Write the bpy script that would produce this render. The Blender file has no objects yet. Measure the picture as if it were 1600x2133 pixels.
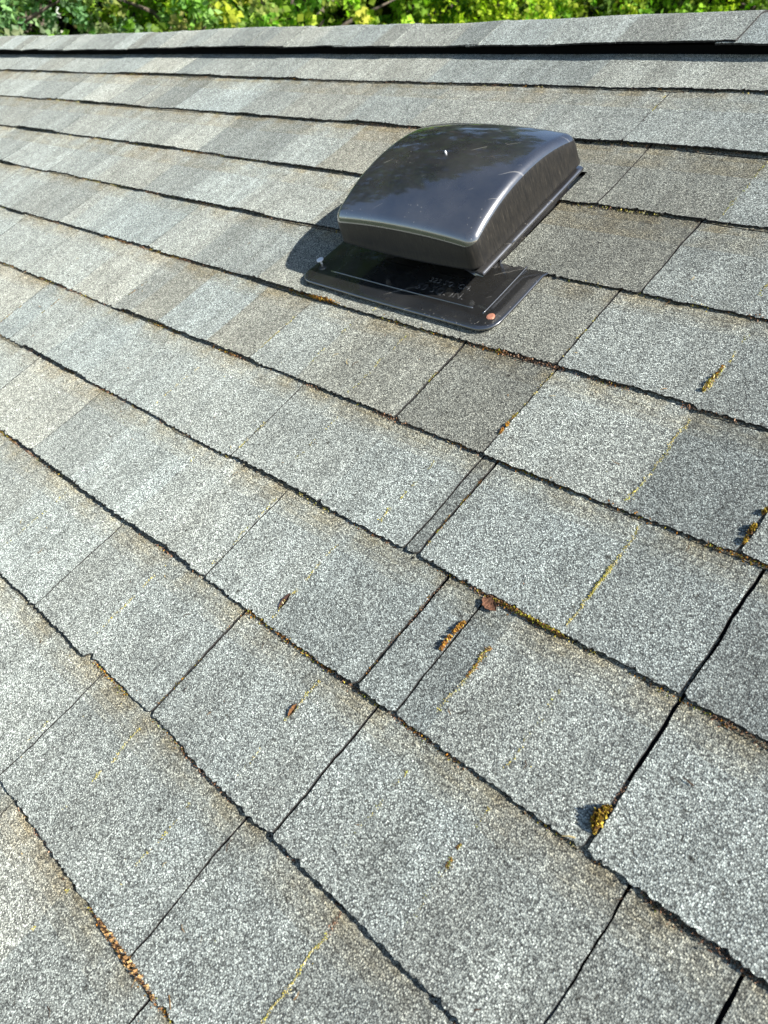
import bpy, math, random
from math import radians, sin, cos, pi, sqrt
from mathutils import Vector, Matrix, noise
S = bpy.context.scene
COL = S.collection
# ------------------------------------------------------------------ camera
RH = 5.0                                   # height of the roof near its ridge
TH = radians(27); CT, ST = cos(TH), sin(TH)
def W(u, v, z=0.0):                        # roof coordinates (along ridge, down slope, out of roof) -> world
    return Vector((u, -v*CT - z*ST, RH - v*ST + z*CT))
def Wd(u, v, z):
    return Vector((u, -v*CT - z*ST, -v*ST + z*CT))
camd = bpy.data.cameras.new("camera"); cam = bpy.data.objects.new("camera", camd); COL.objects.link(cam)
A_, B_, C_ = -0.743693086, 1.09909531, -0.496453837
CAMV, CAMH = 1.22956413, 0.611268067
Rx = Matrix(((1,0,0),(0,cos(A_),-sin(A_)),(0,sin(A_),cos(A_))))
Rz = Matrix(((cos(B_),-sin(B_),0),(sin(B_),cos(B_),0),(0,0,1)))
Rr = Matrix(((cos(C_),-sin(C_),0),(sin(C_),cos(C_),0),(0,0,1)))
R = Rr @ Rx @ Rz
ax = [Wd(R[i][0], R[i][1], -R[i][2]) for i in range(3)]
cam.matrix_world = Matrix.Translation(W(0, CAMV, CAMH)) @ Matrix((ax[0], -ax[1], -ax[2])).transposed().to_4x4()
camd.sensor_fit = 'VERTICAL'; camd.sensor_height = 36; camd.lens = 1596.4/2133*36
camd.clip_start = 0.02; camd.clip_end = 500
S.camera = cam
camd.dof.use_dof = True; camd.dof.focus_distance = 0.88; camd.dof.aperture_fstop = 10.0
CP = W(0, CAMV, CAMH)
# ------------------------------------------------------------------ light
SUN = Wd(1.5, -0.575, 1.0).normalized()
EL = math.asin(SUN.z); AZ = math.atan2(SUN.x, SUN.y)
w = bpy.data.worlds.new("World"); S.world = w; w.use_nodes = True
nt = w.node_tree; sky = nt.nodes.new('ShaderNodeTexSky'); sky.sky_type = 'NISHITA'; sky.sun_disc = False
sky.sun_elevation = EL; sky.sun_rotation = AZ; sky.altitude = 100; sky.air_density = 1.0; sky.dust_density = 0.6; sky.ozone_density = 1.3
nt.links.new(sky.outputs[0], nt.nodes['Background'].inputs[0]); nt.nodes['Background'].inputs[1].default_value = 0.082
sd = bpy.data.lights.new("sun", 'SUN'); sd.energy = 5.0; sd.angle = radians(0.5); sd.color = (1, .965, .90)
so = bpy.data.objects.new("sun", sd); COL.objects.link(so); so.rotation_euler = SUN.to_track_quat('Z', 'Y').to_euler(); so.location = (3, 0, 12)
S.view_settings.view_transform = 'Standard'; S.view_settings.look = 'None'; S.view_settings.gamma = 1
S.view_settings.exposure = 1.30
# ------------------------------------------------------------------ helpers
def mat(name):
    m = bpy.data.materials.new(name); m.use_nodes = True
    n = m.node_tree; b = n.nodes['Principled BSDF']
    return m, n, b
def N(n, t, **k):
    x = n.nodes.new(t)
    for a, v in k.items(): setattr(x, a, v)
    return x
def L(n, a, b): n.links.new(a, b)
def mth(n, op, a, b=None, clamp=False):
    x = N(n, 'ShaderNodeMath', operation=op); x.use_clamp = clamp
    for i, q in enumerate((a, b)):
        if q is None: continue
        if isinstance(q, (int, float)): x.inputs[i].default_value = q
        else: L(n, q, x.inputs[i])
    return x.outputs[0]
def ramp(n, f, pts, interp='LINEAR'):
    r = N(n, 'ShaderNodeValToRGB'); r.color_ramp.interpolation = interp
    e = r.color_ramp.elements
    while len(e) < len(pts): e.new(.5)
    for i, (p, c) in enumerate(pts):
        e[i].position = p; e[i].color = c if len(c) == 4 else (*c, 1)
    L(n, f, r.inputs[0]); return r.outputs[0]
def mixc(n, mode, f, a, b):
    x = N(n, 'ShaderNodeMix', data_type='RGBA', blend_type=mode)
    for s, q in ((x.inputs[0], f), (x.inputs[6], a), (x.inputs[7], b)):
        if isinstance(q, (int, float)): s.default_value = q
        elif isinstance(q, tuple): s.default_value = (*q, 1)
        else: L(n, q, s)
    return x.outputs[2]
def noisen(n, co, sc, det=4, rough=.5):
    x = N(n, 'ShaderNodeTexNoise'); x.inputs['Scale'].default_value = sc; x.inputs['Detail'].default_value = det
    x.inputs['Roughness'].default_value = rough; L(n, co, x.inputs['Vector']); return x.outputs['Fac']
def mesh(name, vs, fs, mats, parent=None, mi=None, cols=None, smooth=False):
    me = bpy.data.meshes.new(name); me.from_pydata([tuple(v) for v in vs], [], fs)
    for m in (mats if isinstance(mats, (list, tuple)) else [mats]): me.materials.append(m)
    if mi is not None: me.polygons.foreach_set('material_index', mi)
    if cols is not None:                    # one RGBA per face
        at = me.color_attributes.new('tone', 'FLOAT_COLOR', 'CORNER')
        buf = []
        for p, c in zip(me.polygons, cols): buf += list(c)*p.loop_total
        at.data.foreach_set('color', buf)
    if smooth: me.polygons.foreach_set('use_smooth', [True]*len(me.polygons))
    me.update()
    o = bpy.data.objects.new(name, me); COL.objects.link(o)
    if parent: o.parent = parent
    return o
def tag(o, label=None, cat=None, group=None, kind=None):
    if label: o['label'] = label
    if cat: o['category'] = cat
    if group: o['group'] = group
    if kind: o['kind'] = kind
    return o
def empty(name, loc=(0,0,0), rot=None):
    o = bpy.data.objects.new(name, None); COL.objects.link(o); o.location = loc; o.empty_display_size = .05
    if rot is not None: o.rotation_euler = rot
    return o
class MB:
    def __init__(s): s.v = []; s.f = []; s.c = []; s.mi = []
    def quad(s, a, b, c, d, col=None, mi=0):
        i = len(s.v); s.v += [a, b, c, d]; s.f.append((i, i+1, i+2, i+3)); s.c.append(col or (1,1,1,1)); s.mi.append(mi)
    def tri(s, a, b, c, col=None, mi=0):
        i = len(s.v); s.v += [a, b, c]; s.f.append((i, i+1, i+2)); s.c.append(col or (1,1,1,1)); s.mi.append(mi)
    def box(s, x0, x1, y0, y1, z0, z1, tf=None):
        i = len(s.v)
        for z in (z0, z1):
            for x, y in ((x0,y0),(x1,y0),(x1,y1),(x0,y1)):
                p = Vector((x,y,z)); s.v.append(tf(p) if tf else p)
        for q in ((0,3,2,1),(4,5,6,7),(0,1,5,4),(1,2,6,5),(2,3,7,6),(3,0,4,7)):
            s.f.append(tuple(i+k for k in q)); s.c.append((1,1,1,1)); s.mi.append(0)
    def tube(s, pts, rad, seg=8):
        rings = []
        for k, p in enumerate(pts):
            d = (pts[min(k+1, len(pts)-1)] - pts[max(k-1, 0)]).normalized()
            a = d.orthogonal().normalized(); b = d.cross(a)
            r = rad[k] if isinstance(rad, (list, tuple)) else rad
            base = len(s.v); rings.append(base)
            for j in range(seg): s.v.append(p + (a*cos(2*pi*j/seg) + b*sin(2*pi*j/seg))*r)
        for k in range(len(rings)-1):
            for j in range(seg):
                s.f.append((rings[k]+j, rings[k]+(j+1)%seg, rings[k+1]+(j+1)%seg, rings[k+1]+j)); s.c.append((1,1,1,1)); s.mi.append(0)
        s.f.append(tuple(rings[0]+j for j in reversed(range(seg)))); s.c.append((1,1,1,1)); s.mi.append(0)
        s.f.append(tuple(rings[-1]+j for j in range(seg))); s.c.append((1,1,1,1)); s.mi.append(0)
    def build(s, name, mats, parent=None, smooth=False, cols=False):
        return mesh(name, s.v, s.f, mats, parent, s.mi, s.c if cols else None, smooth)

# ------------------------------------------------------------------ materials
# granule-coated shingle. attribute tone = (brightness, tint, position down the exposed strip, dirt)
def granule_mat(name, sc=800.0):
    m, n, b = mat(name)
    tc = N(n, 'ShaderNodeTexCoord').outputs['Object']
    at = N(n, 'ShaderNodeAttribute', attribute_name='tone'); sep = N(n, 'ShaderNodeSeparateColor'); L(n, at.outputs['Color'], sep.inputs[0])
    br, tint, fr = sep.outputs[0], sep.outputs[1], sep.outputs[2]; dirt = at.outputs['Alpha']
    vor = N(n, 'ShaderNodeTexVoronoi', feature='F1'); vor.inputs['Scale'].default_value = sc; vor.inputs['Randomness'].default_value = 1
    L(n, tc, vor.inputs['Vector'])
    cs = N(n, 'ShaderNodeSeparateColor'); L(n, vor.outputs['Color'], cs.inputs[0])
    val = ramp(n, cs.outputs[0], [(0, (.085,.087,.085)), (.22, (.163,.168,.163)), (.5, (.258,.266,.258)), (.8, (.38,.388,.375)), (1, (.64,.645,.62))])
    # second, larger granules
    v2 = N(n, 'ShaderNodeTexVoronoi', feature='F1'); v2.inputs['Scale'].default_value = sc*.42; L(n, tc, v2.inputs['Vector'])
    c2 = N(n, 'ShaderNodeSeparateColor'); L(n, v2.outputs['Color'], c2.inputs[0])
    val = mixc(n, 'MULTIPLY', 1.0, val, ramp(n, c2.outputs[1], [(0, (.88,.88,.88)), (1, (1.12,1.12,1.12))]))
    # gaps between granules show the asphalt
    gap = ramp(n, vor.outputs['Distance'], [(0.0, (1.06,1.06,1.05)), (.42, (1,1,1)), (.72, (.26,.26,.26))])
    val = mixc(n, 'MULTIPLY', 1.0, val, gap)
    # tint: bluish <-> warm beige
    tn = mth(n, 'ADD', tint, mth(n, 'MULTIPLY', mth(n, 'SUBTRACT', noisen(n, tc, 6, 3), .5), .45), clamp=True)
    tcol = ramp(n, tn, [(0, (.91,1.01,1.01)), (.5, (.955,1.01,.965)), (1, (1.02,1.01,.895))])
    val = mixc(n, 'MULTIPLY', 1.0, val, tcol)
    # brightness per patch and slow weathering blotches
    bl = mth(n, 'MULTIPLY', br, mth(n, 'ADD', .70, mth(n, 'MULTIPLY', noisen(n, tc, 13, 5, .6), .60)))
    cb = N(n, 'ShaderNodeCombineColor'); [L(n, bl, cb.inputs[i]) for i in range(3)]
    val = mixc(n, 'MULTIPLY', 1.0, val, cb.outputs[0])
    # brown silt washed against the top of every course
    st = mth(n, 'MULTIPLY', mth(n, 'SUBTRACT', 1.0, mth(n, 'MULTIPLY', fr, 4.2), clamp=True), ramp(n, noisen(n, tc, 22, 4, .6), [(.36, (.15,)*3), (.62, (1,)*3)]))
    st = mth(n, 'MULTIPLY', mth(n, 'ADD', st, dirt, clamp=True), .92)
    val = mixc(n, 'MIX', st, val, mixc(n, 'MULTIPLY', 1.0, val, (.84, .69, .49)))
    # clumps of lost granules, rain streaks down the slope, fine grime
    cl = ramp(n, noisen(n, tc, 75, 3, .6), [(.30, (.87,.87,.87)), (.55, (1.03,1.03,1.03))])
    val = mixc(n, 'MULTIPLY', 1.0, val, cl)
    mps = N(n, 'ShaderNodeMapping'); mps.inputs['Scale'].default_value = (34, 3, 3); L(n, tc, mps.inputs[0])
    val = mixc(n, 'MULTIPLY', 1.0, val, ramp(n, noisen(n, mps.outputs[0], 1, 4, .6), [(.32, (.84,.83,.81)), (.62, (1.07,1.07,1.06))]))
    bald = ramp(n, noisen(n, tc, 150, 2, .5), [(.265, (.30,.29,.27)), (.31, (1,1,1))])
    val = mixc(n, 'MULTIPLY', 1.0, val, bald)
    # lower edge slightly dusty / worn
    L(n, val, b.inputs['Base Color'])
    b.inputs['Diffuse Roughness'].default_value = 1.0; b.inputs['Roughness'].default_value = .8; b.inputs['Specular IOR Level'].default_value = .35
    hgt = mth(n, 'SUBTRACT', 1.0, vor.outputs['Distance'])
    hgt = mth(n, 'ADD', hgt, mth(n, 'MULTIPLY', cs.outputs[1], .55))
    bp = N(n, 'ShaderNodeBump'); bp.inputs['Strength'].default_value = .85; bp.inputs['Distance'].default_value = .0011
    L(n, hgt, bp.inputs['Height'])
    bp2 = N(n, 'ShaderNodeBump'); bp2.inputs['Strength'].default_value = .5; bp2.inputs['Distance'].default_value = .006
    L(n, noisen(n, tc, 16, 3), bp2.inputs['Height']); L(n, bp2.outputs[0], bp.inputs['Normal'])
    L(n, bp.outputs[0], b.inputs['Normal'])
    return m
M_GRAN = granule_mat('granulated_shingle')
m, n, b = mat('asphalt_edge'); tc = N(n, 'ShaderNodeTexCoord').outputs['Object']
L(n, ramp(n, noisen(n, tc, 420, 3), [(.35, (.006,.006,.006)), (.62, (.02,.018,.016)), (.74, (.12,.11,.10))]), b.inputs['Base Color']); b.inputs['Roughness'].default_value = .9
M_EDGE = m
def plain(name, col, rough=.6, metal=0, spec=.5):
    m, n, b = mat(name); tc = N(n, 'ShaderNodeTexCoord').outputs['Object']
    L(n, ramp(n, noisen(n, tc, 9, 5), [(.3, tuple(c*.82 for c in col)), (.7, tuple(min(1, c*1.15) for c in col))]), b.inputs['Base Color'])
    b.inputs['Roughness'].default_value = rough; b.inputs['Metallic'].default_value = metal; b.inputs['Specular IOR Level'].default_value = spec
    return m
M_DECK = plain('deck_felt', (.012,.012,.012), .95)
M_WALL = plain('painted_siding', (.42,.40,.36), .7)
M_DARK = plain('dark_vent_plastic', (.010,.010,.011), .6)
M_GALV = plain('galvanised_steel', (.75,.76,.78), .5, .15)
M_COPPER = plain('copper_nail', (.62,.27,.17), .42, .55)
# black hood plastic: glossy, dusty, scratched
def hood_mat(name, base, rough, dust):
    m, n, b = mat(name); tc = N(n, 'ShaderNodeTexCoord').outputs['Object']
    mp = N(n, 'ShaderNodeMapping'); mp.inputs['Scale'].default_value = (1, 1, 1); mp.inputs['Rotation'].default_value = (0, 0, .9); L(n, tc, mp.inputs[0])
    mp2 = N(n, 'ShaderNodeMapping'); mp2.inputs['Scale'].default_value = (260, 7, 7); L(n, mp.outputs[0], mp2.inputs[0])
    scr = noisen(n, mp2.outputs[0], 1, 2, .4)
    brk = noisen(n, tc, 26, 2)
    s1 = mth(n, 'MULTIPLY', mth(n, 'GREATER_THAN', scr, .70), mth(n, 'GREATER_THAN', brk, .50))
    spk = N(n, 'ShaderNodeTexVoronoi'); spk.inputs['Scale'].default_value = 160; L(n, tc, spk.inputs['Vector'])
    sp = mth(n, 'MULTIPLY', mth(n, 'LESS_THAN', spk.outputs['Distance'], .16), mth(n, 'GREATER_THAN', noisen(n, tc, 14, 2), .58))
    du = mth(n, 'MULTIPLY', ramp(n, noisen(n, tc, 11, 6, .65), [(.35, (0,)*3), (.8, (1,)*3)]), dust)
    f = mth(n, 'ADD', mth(n, 'ADD', mth(n, 'MULTIPLY', s1, .30), mth(n, 'MULTIPLY', sp, .30)), du, clamp=True)
    L(n, mixc(n, 'MIX', f, base, (.34,.32,.28)), b.inputs['Base Color'])
    rr = mth(n, 'ADD', rough, mth(n, 'MULTIPLY', noisen(n, tc, 18, 5, .6), .14)); L(n, rr, b.inputs['Roughness'])
    b.inputs['IOR'].default_value = 1.75; b.inputs['Coat Weight'].default_value = 1; b.inputs['Coat Roughness'].default_value = .06; b.inputs['Coat IOR'].default_value = 2.15
    bp = N(n, 'ShaderNodeBump'); bp.inputs['Strength'].default_value = .25; bp.inputs['Distance'].default_value = .0012
    L(n, noisen(n, tc, 55, 3), bp.inputs['Height']); L(n, bp.outputs[0], b.inputs['Normal'])
    return m
M_HOOD = hood_mat('black_hood_plastic', (.014,.014,.016), .21, .11)
m, n, b = mat('matte_skirt_plastic'); tc = N(n, 'ShaderNodeTexCoord').outputs['Object']
mp = N(n, 'ShaderNodeMapping'); mp.inputs['Scale'].default_value = (420, 420, 60); L(n, tc, mp.inputs[0])
L(n, ramp(n, noisen(n, mp.outputs[0], 1, 4, .6), [(.35, (.010,.0095,.009)), (.62, (.020,.018,.015)), (.80, (.05,.045,.036))]), b.inputs['Base Color'])
b.inputs['Roughness'].default_value = .42; b.inputs['IOR'].default_value = 1.38
bp = N(n, 'ShaderNodeBump'); bp.inputs['Strength'].default_value = .3; bp.inputs['Distance'].default_value = .0006
L(n, noisen(n, tc, 300, 3), bp.inputs['Height']); L(n, bp.outputs[0], b.inputs['Normal'])
M_SKIRT = m
M_FLANGE = hood_mat('black_flange_plastic', (.010,.010,.010), .20, .05)
# moss, lichen, foliage: colour carried by the mesh
def vcol_mat(name, rough=.8, transl=0.0):
    m, n, b = mat(name)
    at = N(n, 'ShaderNodeAttribute', attribute_name='tone')
    tc = N(n, 'ShaderNodeTexCoord').outputs['Object']
    c = mixc(n, 'MULTIPLY', 1.0, at.outputs['Color'], ramp(n, noisen(n, tc, 3.0, 3), [(.3, (.75,.78,.75)), (.7, (1.2,1.15,1.1))]))
    L(n, c, b.inputs['Base Color']); b.inputs['Roughness'].default_value = rough; b.inputs['Specular IOR Level'].default_value = .12
    if transl:
        t = N(n, 'ShaderNodeBsdfTranslucent'); L(n, mixc(n, 'MULTIPLY', 1.0, c, (1.1, 1.45, .4)), t.inputs[0])
        mx = N(n, 'ShaderNodeMixShader'); mx.inputs[0].default_value = transl
        L(n, b.outputs[0], mx.inputs[1]); L(n, t.outputs[0], mx.inputs[2]); L(n, mx.outputs[0], n.nodes['Material Output'].inputs[0])
    return m
M_MOSS = vcol_mat('moss', .9)
M_LEAF = vcol_mat('leaves', .55, .38)
m, n, b = mat('bark'); tc = N(n, 'ShaderNodeTexCoord').outputs['Object']
mp = N(n, 'ShaderNodeMapping'); mp.inputs['Scale'].default_value = (14, 14, 2.5); L(n, tc, mp.inputs[0])
L(n, ramp(n, noisen(n, mp.outputs[0], 1, 6, .7), [(.3, (.03,.022,.016)), (.7, (.14,.11,.085))]), b.inputs['Base Color']); b.inputs['Roughness'].default_value = .95
M_BARK = m
m, n, b = mat('grass_ground'); tc = N(n, 'ShaderNodeTexCoord').outputs['Object']
L(n, ramp(n, noisen(n, tc, .9, 8, .7), [(.3, (.02,.035,.012)), (.7, (.07,.09,.03))]), b.inputs['Base Color']); b.inputs['Roughness'].default_value = 1
M_GROUND = m

# ------------------------------------------------------------------ ground
g = mesh('ground', [(-200,-200,0),(200,-200,0),(200,200,0),(-200,200,0)], [(0,1,2,3)], M_GROUND); tag(g, kind='structure')

# ------------------------------------------------------------------ the house and its roof
ES = 0.143                      # exposure of a course
CREST = -0.047                  # the ridge line, in v
NCO = 30
UL, UR = -6.5, 3.0
house = empty('house', (0, 0, 0))
tag(house, 'house roof of weathered grey granulated asphalt shingles with mossy seams', 'house')
rnd = random.Random(7)
# joints per course: (u, type, brightness and tint of the patch that begins here and runs to the right)
# type g = open slot, c = hairline joint, t = change of tone only
J = {
 1: [(-2.82,'c'),(-2.66,'t'),(-2.43,'c'),(-2.2,'t'),(-1.99,'c'),(-1.9,'t'),(-1.70,'t'),(-1.53,'c'),(-1.30,'t'),(-1.12,'t'),(-.94,'t'),(-.772,'t'),(-.56,'t'),(-.511,'c'),(-.35,'t'),(-.2,'g')],
 2: [(-2.944,'c'),(-2.67,'c'),(-2.431,'c'),(-2.287,'t'),(-2.132,'c'),(-2.0,'c'),(-1.93,'t'),(-1.807,'c'),(-1.553,'t'),(-1.42,'t'),(-1.22,'t'),(-1.05,'t'),(-.802,'t'),(-.62,'c'),(-.512,'t'),(-.33,'t'),(-.2,'g')],
 3: [(-2.677,'c'),(-2.418,'c'),(-2.176,'c'),(-1.97,'c'),(-1.84,'c'),(-1.676,'t'),(-1.537,'t'),(-1.293,'t'),(-1.15,'t'),(-.98,'t'),(-.575,'g'),(-.404,'t'),(-.2,'g')],
 4: [(-2.439,'c'),(-2.262,'c'),(-1.999,'c'),(-1.826,'t'),(-1.77,'t'),(-1.56,'t'),(-1.41,'t'),(-1.24,'t'),(-1.03,'t'),(-.736,'t'),(-.60,'t'),(-.425,'g'),(-.3,'t'),(-.1,'g')],
 5: [(-2.14,'c'),(-1.95,'c'),(-1.706,'c'),(-1.66,'t'),(-1.59,'t'),(-1.343,'c'),(-1.2,'t'),(-1.01,'t'),(-.83,'t'),(-.60,'t'),(-.452,'g'),(-.284,'t'),(-.14,'g')],
 6: [(-2.05,'t'),(-1.855,'c'),(-1.612,'c'),(-1.417,'c'),(-1.26,'t'),(-1.117,'t'),(-.98,'t'),(-.872,'c'),(-.77,'t'),(-.671,'t'),(-.584,'g'),(-.45,'g'),(-.281,'t'),(-.17,'g'),(.05,'g')],
 7: [(-1.78,'c'),(-1.504,'c'),(-1.423,'c'),(-1.281,'t'),(-1.14,'t'),(-.95,'t'),(-.751,'c'),(-.582,'c'),(-.449,'c'),(-.431,'g'),(-.257,'t'),(-.146,'g'),(.06,'g')],
 8: [(-1.54,'t'),(-1.30,'c'),(-1.083,'c'),(-.96,'t'),(-.806,'t'),(-.637,'c'),(-.522,'t'),(-.388,'g'),(-.340,'g'),(-.305,'t'),(-.146,'g'),(.04,'g')],
 9: [(-1.2,'t'),(-1.0,'t'),(-.813,'c'),(-.70,'t'),(-.558,'g'),(-.428,'t'),(-.360,'g'),(-.223,'t'),(-.108,'g'),(-.026,'g'),(.16,'g')],
 10:[(-.95,'c'),(-.80,'t'),(-.652,'c'),(-.555,'t'),(-.395,'g'),(-.271,'t'),(-.1,'g'),(.08,'g')],
 11:[(-.8,'t'),(-.62,'c'),(-.495,'t'),(-.359,'g'),(-.2,'t'),(-.05,'g'),(.1,'g')],
}
TONE = {  # (course, joint u) -> (brightness, tint 0 blue .. 1 warm)
 (9,-.813):(1.0,.45),(9,-.558):(.97,.35),(9,-.36):(1.03,.35),(9,-.223):(.98,.55),(9,-.108):(1.0,.55),(9,-.026):(1.04,.6),(9,-.428):(1.02,.42),(9,-.70):(.96,.35),
 (10,-.652):(.98,.38),(10,-.555):(.97,.4),(10,-.395):(1.0,.42),(10,-.271):(.97,.5),(10,-.95):(1.08,.5),(10,-.8):(1.05,.45),
 (8,-.522):(.93,.25),(8,-.388):(.88,.2),(8,-.34):(.84,.15),(8,-.305):(1.02,.5),(8,-.146):(1.12,.4),(8,-.637):(1.06,.4),(8,-1.083):(.94,.42),(8,-.806):(1.06,.5),
 (7,-.751):(.97,.5),(7,-.582):(1.0,.3),(7,-.449):(.76,.35),(7,-.431):(1.02,.3),(7,-.257):(.93,.3),(7,-.146):(.86,.3),(7,-.95):(1.05,.45),
 (6,-.872):(.98,.5),(6,-.77):(.92,.5),(6,-.671):(.88,.62),(6,-.584):(.80,.55),(6,-.45):(1.07,.55),(6,-.281):(.80,.25),(6,-.17):(.95,.4),
 (5,-1.01):(.92,.5),(5,-.83):(.92,.5),(5,-.6):(.84,.6),(5,-.452):(.98,.5),(5,-.284):(.86,.45),
 (4,-1.03):(.92,.5),(4,-.736):(.84,.55),(4,-.6):(.76,.55),(4,-.425):(.93,.45),(4,-.3):(.97,.4),
 (3,-.98):(.86,.5),(3,-.575):(.84,.5),(3,-.404):(.95,.45),(3,-1.537):(.84,.4),(3,-1.676):(1.1,.7),(3,-1.293):(1.02,.5),
 (2,-.802):(.95,.5),(2,-.62):(.95,.45),(2,-.512):(.97,.35),(2,-2.287):(1.12,.7),(2,-1.93):(.80,.4),(2,-1.553):(.9,.5),
 (1,-1.99):(.86,.3),(1,-1.53):(1.05,.7),(1,-2.2):(1.14,.8),
}
CUT = (-.850, -.632, .358, 9.0)  # hole cut for the vent (u0, u1, v0, v1), only courses 3 and 4
def patch_tone(k, u0, r):
    for (kk, uu), t in TONE.items():
        if kk == k and abs(uu-u0) < 1e-6: return (1+(t[0]-1)*1.3, t[1])
    return (r.choice([.86,.91,.95,1.0,1.03,1.06,1.10]) + r.uniform(-.03,.03), r.choice([.15,.3,.4,.5,.6,.75]))
def wob(uj, v): return .0016*noise.noise(Vector((v*26, uj*50, 1))) + .0007*noise.noise(Vector((v*95, uj*50, 8)))
def course(k, fine=True, sign=1, parent=house):
    r = random.Random(100+k*sign)
    js = list(J.get(k, [])) if sign == 1 else []
    lo = min([j[0] for j in js], default=0.5); hi = max([j[0] for j in js], default=.5)
    u = lo
    while u > UL + .2:
        u -= r.uniform(.13, .27); js.append((u, r.choice('cctt')))
    u = hi
    while u < UR - .2:
        u += r.uniform(.13, .27); js.append((u, r.choice('gct')))
    js = sorted(js); js = [j for j in js if UL+.05 < j[0] < UR-.05]
    bounds = [(UL, 'g')] + js + [(UR, 'g')]
    # lower-edge segments: lift, step and underlayer
    segs = []; u = UL
    while u < UR:
        wd = r.uniform(.05, .30); segs.append((u, u+wd, max(-.001, r.choice([-.0004,-.0002,0,.0004,.0012,.0022,.0036]) + r.uniform(-.0004,.0005)), r.uniform(-.0022,.0022), r.random() < .36)); u += wd
    def seg(u):
        for s_ in segs:
            if s_[0] <= u < s_[1]: return s_
        return segs[-1]
    def lift(u):                         # neighbouring pieces of edge rise and sink gradually
        for q, s_ in enumerate(segs):
            if s_[0] <= u < s_[1]:
                w_ = .018; a = s_[2]
                if u - s_[0] < w_ and q: return a + (segs[q-1][2]-a)*.5*(1-(u-s_[0])/w_)
                if s_[1] - u < w_ and q+1 < len(segs): return a + (segs[q+1][2]-a)*.5*(1-(s_[1]-u)/w_)
                return a
        return 0
    def grid(a, b_):
        out = [a]; u = a
        while True:
            st = (.003 if u > -1.5 else (.006 if u > -2.6 else .012)) if (fine and -3.7 < u < .35) else .06
            u += st
            if u >= b_ - st*.4: break
            out.append(u)
        out.append(b_); return out
    rows = [-.45, 0.0, .06, .12, .18, .24, .30, .36, .42, .505, .56, .62, .68, .74, .80, .86, .92, 1.0] if fine and 5 <= k <= 11 else [-.45, 0.0, .12, .35, .505, .65, .88, 1.0] if fine else [-.3, .2, 1.0]
    nr = len(rows)
    V, F, MI, CC = [], [], [], []
    T = .0039; TK = .0025
    gapw = {'g': .0014, 'c': .0006, 't': 0}
    # pieces between real joints
    i = 0; pieces = []
    while i < len(bounds)-1:
        j = i+1
        while j < len(bounds)-1 and bounds[j][1] == 't': j += 1
        pieces.append((i, j)); i = j
    def pos(u, v, z): return W(u, v, z) if sign == 1 else mirror(u, v, z)
    for (i, j) in pieces:
        ua = bounds[i][0] + gapw[bounds[i][1]]*r.uniform(.85, 1.25); ub = bounds[j][0] - gapw[bounds[j][1]]*r.uniform(.85, 1.25)
        us = []; tone = []
        plift = r.uniform(0, .0007)
        for q in range(i, j):
            a = ua if q == i else bounds[q][0]; b_ = ub if q+1 == j else bounds[q+1][0]
            g_ = grid(a, b_); t_ = patch_tone(k, bounds[q][0], r)
            us += g_[:-1]; tone += [t_]*(len(g_)-1)
        us.append(ub)
        base = len(V)
        for iu, u in enumerate(us):
            s_ = seg(u); lf_ = lift(u)
            jit = (r.uniform(-1, 1)*.0012 + (r.random() < .08)*r.uniform(-.0035, .0018)) if fine else 0
            slow = noise.noise(Vector((u*5, k*3.1, 0)))*.0022 + noise.noise(Vector((u*22, k*7.7, 4)))*.0012
            edge = (k*ES if sign == 1 else k*ES + .03) + s_[3] + slow + jit
            endj = 1 if 0 < iu < len(us)-1 else 0
            du = 0 if endj else r.uniform(-.0007, .0007)
            # corners are a little rounded off
            dist = min(u-ua, ub-u); rd = .006
            rc = (rd - sqrt(max(0, rd*rd-(rd-dist)**2)))*.5 if dist < rd else 0
            for ir, fr in enumerate(rows):
                v = (k-1+fr)*ES if fr < 1 else edge - rc
                if sign == -1 and fr < 1: v += .03
                sk = 0 if fr < 0 else fr
                z = -T*(1-fr) + (lf_+plift)*sk**2.5 + noise.noise(Vector((u*9, v*9, k)))*.0008*(1 if fr > 0 else .3) - .0002
                dw = 0
                if fine and sign == 1:
                    if iu == 0: dw = wob(bounds[i][0], v) + r.uniform(-1, 1)*.0004
                    elif iu == len(us)-1: dw = wob(bounds[j][0], v) + r.uniform(-1, 1)*.0004
                V.append(pos(u + (du*(1 if fr > 0 else 0)) + dw, v, z))
            for ir, fr in enumerate(rows):
                p = V[base + iu*2*nr + ir]
                nrm = Wd(0, 0, TK) if sign == 1 else Vector((0, ST*TK, CT*TK))
                V.append(p - nrm)
        for iu in range(len(us)-1):
            uc = (us[iu]+us[iu+1])/2; t_ = tone[iu]
            for ir in range(nr-1):
                vc = (k-1+(rows[ir]+rows[ir+1])/2)*ES
                a = base + iu*2*nr + ir; b_ = a + 2*nr
                if sign == 1 and k in (3, 4) and CUT[0] < uc < CUT[1] and vc > CUT[2] - (0.006 if k == 3 else 1): continue
                fm = max(0, (rows[ir]+rows[ir+1])/2)
                cc = (t_[0], t_[1], rows[ir] if rows[ir] > 0 else 0, (.30 if t_[0] < .93 and t_[1] >= .5 and 3 <= k <= 8 and uc > -1.2 else .0))
                q = (a, a+1, b_+1, b_) if sign == 1 else (a, b_, b_+1, a+1)
                F.append(q); MI.append(0); CC.append(cc)
            if sign == 1 and k in (3, 4) and CUT[0] < uc < CUT[1]: continue
            a = base + iu*2*nr + nr-1; b_ = a + 2*nr
            q = (a, a+nr, b_+nr, b_); F.append(q if sign == 1 else q[::-1]); MI.append(1); CC.append((1,.5,1,0))
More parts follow.
